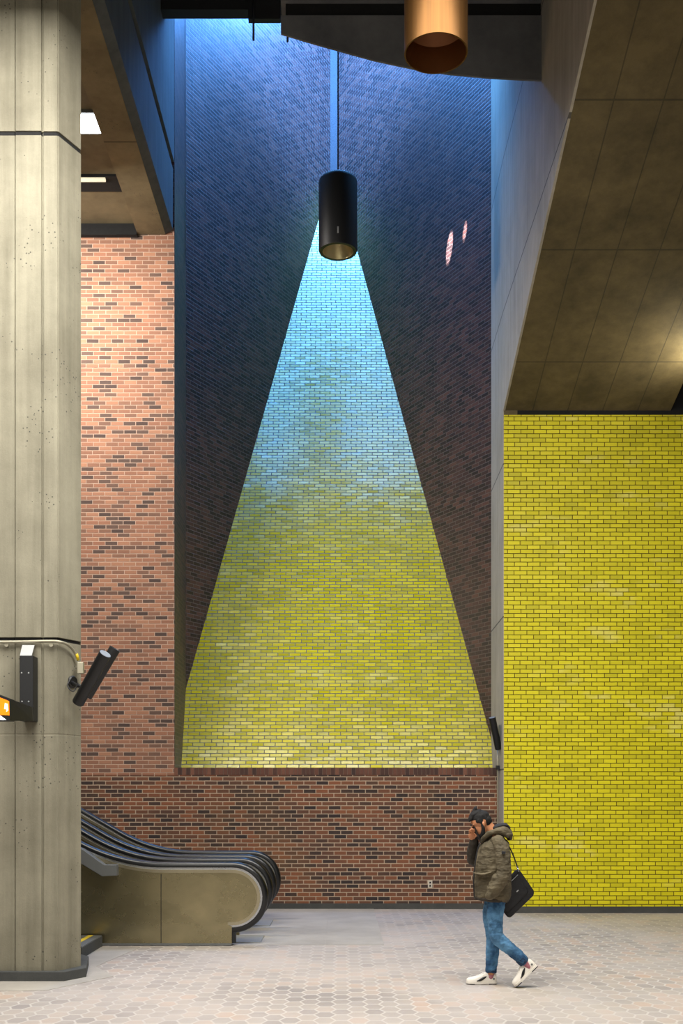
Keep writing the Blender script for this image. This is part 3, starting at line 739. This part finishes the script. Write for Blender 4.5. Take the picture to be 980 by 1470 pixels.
# collar and hood
bm = bmesh.new()
loft(bm, [(M(248, 362, -.0), .030, .07), (M(262, 338, 0), .036, .09), (M(300, 312, 0), .034, .105), (M(350, 302, 0), .036, .12)], n=24)
loft(bm, [(M(338, 292, 0), .034, .11), (M(385, 288, 0), .050, .125), (M(422, 318, 0), .046, .115), (M(432, 345, 0), .026, .085)], n=24)
loft(bm, [(M(250, 350, -.05), .022, .022), (M(300, 316, -.11), .024, .024), (M(360, 300, -.125), .026, .026), (M(415, 325, -.10), .030, .03)], n=14)
fuse('hood', bm, M_jacket, man, .007, 4, (.012, .05))
bm = bmesh.new()
loft(bm, [(M(322, 278, 0), .020, .07), (M(360, 262, 0), .022, .095), (M(400, 258, 0), .020, .10), (M(425, 276, 0), .016, .09)], n=20)
fuse('hood_lining', bm, M_hood, man, .006, 3)
tube('jacket_zip', smooth_path([M(232, 372, -.10), M(212, 440, -.10), M(196, 540, -.10), M(188, 640, -.09), M(192, 745, -.08)]), .006, M_hood, man, n=8)
# jeans
bm = bmesh.new()
loft(bm, [(M(345, 700, 0), 68*U, .14), (M(342, 770, 0), 64*U, .14), (M(338, 810, 0), 52*U, .12)], n=28)
loft(bm, [(M(345, 770, -.075), .088, .088), (M(332, 860, -.09), .080, .084), (M(338, 950, -.095), .070, .074), (M(346, 1018, -.10), .068, .069), (M(400, 1072, -.10), .066, .066), (M(455, 1118, -.10), .060, .062), (M(500, 1156, -.10), .055, .058), (M(522, 1180, -.10), .054, .056)])
loft(bm, [(M(320, 770, .075), .082, .085), (M(298, 870, .09), .070, .08), (M(308, 960, .095), .062, .07), (M(318, 1020, .10), .064, .067), (M(316, 1110, .10), .066, .066), (M(311, 1190, .10), .060, .062), (M(306, 1240, .10), .056, .058)])
fuse('jeans', bm, M_jeans, man, .008, 5, (.016, .045))
for c0, c1 in (((502, 1160, -.10), (534, 1194, -.10)), ((308, 1226, .10), (305, 1262, .10))):
    bm = bmesh.new(); loft(bm, [(M(*c0), .056, .058), (M(*c1), .053, .055)], n=24, cap=False)
    fuse('jeans_cuff', bm, M_cuff, man, .007, 2, (.012, .03))
    a = M(*c1); bm = bmesh.new(); loft(bm, [(M(*c0), .040, .040), (a+(a-M(*c0))*.9, .040, .040)], n=18); finish('sock', bm, M_sock, man, smooth=True)

# shoes
prof = [(0, .020, .036), (.010, .032, .046), (.03, .042, .054), (.06, .047, .060), (.10, .049, .070), (.135, .045, .082), (.165, .040, .100), (.20, .037, .108), (.235, .038, .106), (.262, .038, .104), (.282, .034, .098), (.293, .026, .072)]
def interp(x, j):
    for a, b in zip(prof, prof[1:]):
        if x <= b[0]:
            u = (x-a[0])/(b[0]-a[0]); return a[j]*(1-u)+b[j]*u
    return prof[-1][j]
def side_y(x, z): 
    hw, tp = interp(x, 1), interp(x, 2)
    sn = min(1, max(0, z/(tp*.99)))**1.25
    return hw*max(0, 1-sn*sn)**.375
def shoe(toe, pitch, dy):
    R = Matrix.Translation(toe) @ Matrix.Rotation(-pitch, 4, 'Y')
    def T(x, y, z): return R @ Vector((x, y, z))
    bm = bmesh.new(); rings = []
    for (x, hw, tp) in prof:
        ring = []
        for k in range(17):
            th = PI*k/16; z = tp*math.sin(th)**.8 if 0 < k < 16 else 0
            ring.append(bm.verts.new(T(x, hw*math.copysign(abs(math.cos(th))**.75, math.cos(th)), .012+z*.99)))
        rings.append(ring)
    for a, b in zip(rings, rings[1:]):
        for k in range(17): bm.faces.new((a[k], a[(k+1) % 17], b[(k+1) % 17], b[k]))
    bm.faces.new(rings[0]); bm.faces.new(rings[-1])
    up = finish('shoe', bm, M_shoe, man, smooth=True)
    e = up.modifiers.new('sub', 'SUBSURF'); e.levels = 1; e.render_levels = 2
    def pad(name, x0, x1, z0, z1, grow, mat, lift=None):
        bm = bmesh.new(); top = []; xs = [x0+(x1-x0)*k/20 for k in range(21)]
        out = [(x, interp(x, 1)+grow) for x in xs]+[(x, -interp(x, 1)-grow) for x in xs[::-1]]
        a = [bm.verts.new(T(x, y, z0+(lift(x) if lift else 0))) for x, y in out]; b = [bm.verts.new(T(x, y, z1)) for x, y in out]
        bm.faces.new(a[::-1]); bm.faces.new(b)
        for k in range(len(out)): bm.faces.new((a[k], a[(k+1) % len(out)], b[(k+1) % len(out)], b[k]))
        return finish(name, bm, mat, up, smooth=False)
    pad('midsole', .0, .29, .004, .026, .004, M_shoe)
    pad('outsole', .0, .075, 0.0, .008, .005, M_rubber); pad('outsole', .215, .289, 0.0, .008, .005, M_rubber)
    for s in (-1, 1):
        bm = bmesh.new(); A = []; B = []
        for k in range(13):
            u = k/12; x = .095+.095*u; zc = .030+.040*u**1.3; hh = .004+.013*math.sin(PI*min(1, (1-u)*1.15+.02))*1.0*(1-.35*u)
            for L, z in ((A, zc-hh), (B, zc+hh)):
                L.append(T(x, s*(side_y(x, z-.006)+.003), z+.006))
        va = [bm.verts.new(p) for p in A]; vb = [bm.verts.new(p) for p in B]
        nrm = (R.to_3x3() @ Vector((0, s*.003, 0)))
        va2 = [bm.verts.new(p-nrm*3) for p in A]; vb2 = [bm.verts.new(p-nrm*3) for p in B]
        for k in range(12):
            bm.faces.new((va[k], va[k+1], vb[k+1], vb[k])); bm.faces.new((va2[k], vb2[k], vb2[k+1], va2[k+1]))
            bm.faces.new((va[k], va2[k], va2[k+1], va[k+1])); bm.faces.new((vb[k], vb[k+1], vb2[k+1], vb2[k]))
        bm.faces.new((va[0], vb[0], vb2[0], va2[0])); bm.faces.new((va[-1], va2[-1], vb2[-1], vb[-1]))
        finish('side_stripe', bm, M_rubber, up, smooth=True)['label'] = 'black curved stripe'
    bm = bmesh.new()
    for k in range(4):
        x = .105+.018*k; z = interp(x, 2)+.013
        add_tube(bm, [T(x, -.022, z-.006), T(x+.002, 0, z+.002), T(x, .022, z-.006)], .0035, 8)
    finish('laces', bm, M_shoe, up, smooth=True)
    lathe('heel_badge', [(0, .004), (.009, .003), (.01, 0)], M_gmid, up, axis=R.to_3x3() @ Vector((.15, -1, 0)), origin=T(.262, -.036, .055), n=16)
tf = M(138, 0, .10); tf.z = 0.001
shoe(tf, 0.0, .1)
tn = M(472, 0, -.10); tn.z = 0.004
shoe(tn, math.radians(44), -.1)

# phone
ph = tag(box('mobile_phone', -.005, .005, -.034, .034, -.07, .07, M_black, bevel=.004), 'dark mobile phone held against the mouth of the walking person', 'phone')
ph.location = M(207, 313, -.030); ph.rotation_euler = (0, math.radians(-24), math.radians(12))

# bag
bg = thing('shoulder_bag', 'black shoulder bag hanging behind the walking person', 'bag', M(490, 720, .08))
Rz = math.atan2(163, 112)
def B_(u, v, dy):  # u along B->C, v perpendicular (metres), origin at top corner
    du = Vector((112, 163)).normalized(); dv = Vector((-177, 172)).normalized()
    q = Vector((490, 548))+du*u/U+dv*v/U
    return M(q.x, q.y, dy)
def bag_shape(w, h, r, y0, y1, name, mat, parent, ins=0):
    bm = bmesh.new(); out = []
    for cxx, cyy, a0 in ((r, r, 180), (w-r, r, 270), (w-r, h-r, 0), (r, h-r, 90)):
        for k in range(7):
            a = math.radians(a0+90*k/6); out.append((cxx+r*math.cos(a), cyy+r*math.sin(a)))
    A = [bm.verts.new(B_(ins+x, ins+y, y0)) for x, y in out]; Bb = [bm.verts.new(B_(ins+x, ins+y, y1)) for x, y in out]
    bm.faces.new(A); bm.faces.new(Bb[::-1]); n = len(out)
    for k in range(n): bm.faces.new((A[k], A[(k+1) % n], Bb[(k+1) % n], Bb[k]))
    return finish(name, bm, mat, parent, bevel=.016, seg=4, uv=False)
bag_shape(.30, .36, .045, .11, .22, 'bag_body', M_bag, bg)
bag_shape(.20, .30, .03, .098, .115, 'front_pocket', M_bag, bg, .045)
tube('strap', smooth_path([M(372, 352, -.06), M(425, 400, -.05), M(456, 462, 0.06), M(474, 510, .12), M(490, 556, .16)]), .007, M_bag, bg, n=8)
tube('strap_clip', [M(484, 538, .15), M(493, 575, .10)], .009, M_chrome, bg, n=10)
tube('zip', [B_(.05, .04, .094), B_(.05, .30, .094)], .004, M_gmid, bg, n=8)
prism('small_badge', [B_(.155, .12, 0.092), B_(.165, .12, 0.092), B_(.165, .145, 0.092), B_(.155, .145, 0.092)], (0, .004, 0), M_grey, bg)

# ------------------------------------------------------------------ lights
def area(name, loc, target, sx, sy, e, col):
    l = bpy.data.lights.new(name, 'AREA'); l.shape = 'RECTANGLE'; l.size = sx; l.size_y = sy; l.energy = e; l.color = col
    o = bpy.data.objects.new(name, l); C.objects.link(o); o.location = loc
    o.rotation_euler = (Vector(target)-Vector(loc)).to_track_quat('-Z', 'Y').to_euler(); return o
def spot(name, loc, target, e, ang, col, blend=.4, r=.05):
    l = bpy.data.lights.new(name, 'SPOT'); l.energy = e; l.spot_size = math.radians(ang); l.spot_blend = blend; l.color = col; l.shadow_soft_size = r
    o = bpy.data.objects.new(name, l); C.objects.link(o); o.location = loc
    o.rotation_euler = (Vector(target)-Vector(loc)).to_track_quat('-Z', 'Y').to_euler(); return o
area('skylight', (0, 22.2, 18.6), (0, 22.5, 0), 2.2, 2.2, 900, (.09, .34, 1.0))
area('skylight_front', (0, 19.4, 19.2), (0, 19.8, 0), 4.6, 2.4, 420, (.12, .42, 1.0))
area('slope_fill', (-1.65, 18.3, 15.2), (-1.65, 20.3, 13.2), 1.3, 3.2, 85, (.12, .42, 1.0))  # added lamp pair, no window: puts a blue reflection on the slope
area('slope_fill', (1.15, 18.3, 15.2), (1.15, 20.3, 13.2), 2.4, 3.2, 155, (.12, .42, 1.0))
l = area('alcove_fill', (0, 17.3, 17.2), (0, 23, 17.6), 4.2, 2.4, 1400, (.15, .41, 1.0)); l.data.spread = math.radians(84)  # added lamp, no window: brightens only the upper alcove walls
area('hall_lights', (-.5, 7.6, 9.6), (-.5, 7.6, 0), 11, 4.5, 2250, (1.0, .965, .91))
l = area('column_fill', (-4.5, 1.0, 6.0), (-3.9, 14, 5.5), 4, 5, 60, (1.0, .96, .86)); l.data.spread = math.radians(80)  # unseen fill added to light the front of the column
area('hall_front', (2.0, -3.5, 3.6), (1.5, 18, 1.5), 9, 3, 150, (1.0, .94, .84))
area('wall_washer', (-5.0, 15.6, 10.3), (-4.2, 18.0, 6.2), 2.2, .8, 480, (1, .93, .86))
spot('stair_lamp', (5.35, 15.9, 7.85), (4.95, 16.0, 8.26), 110, 150, (1, .92, .7), 1.0, .1)
# patches of sun on the alcove wall
for px, py, e, a in ((645, 355, 11000, 1.9), (667, 332, 7000, 1.15)):
    # intersection of the view ray with the right alcove wall
    n = Vector((4.95, 2.635, 0)); p0 = Vector((-.09, 23.9, 0)); d = Vector(((px-CX)/F, 1, (HY-py)/F)); o = Vector((0, 0, H))
    tt = (p0-o).dot(n)/d.dot(n); hit = o+d*tt
    spot('sun_gap', hit+Vector((-1.4, -2.2, 6.0)), hit, e*7, a, (1, .86, .86), .5, .01)

w = bpy.data.worlds.new('world'); S.world = w; w.use_nodes = True
w.node_tree.nodes['Background'].inputs[0].default_value = (1, .9, .75, 1)
w.node_tree.nodes['Background'].inputs[1].default_value = .03

# ------------------------------------------------------------------ camera
cam = bpy.data.cameras.new('camera'); co = bpy.data.objects.new('camera', cam); C.objects.link(co); S.camera = co
co.location = (0, 0, H); co.rotation_euler = (math.radians(90), 0, 0)
cam.sensor_fit = 'VERTICAL'; cam.sensor_height = 36; cam.lens = 36*F/1470
cam.shift_y = (HY-735)/1470; cam.shift_x = 0
cam.clip_end = 200
S.view_settings.view_transform = 'Standard'; S.view_settings.look = 'None'
S.view_settings.gamma = 1; S.view_settings.exposure = 0; S.view_settings.use_curve_mapping = False
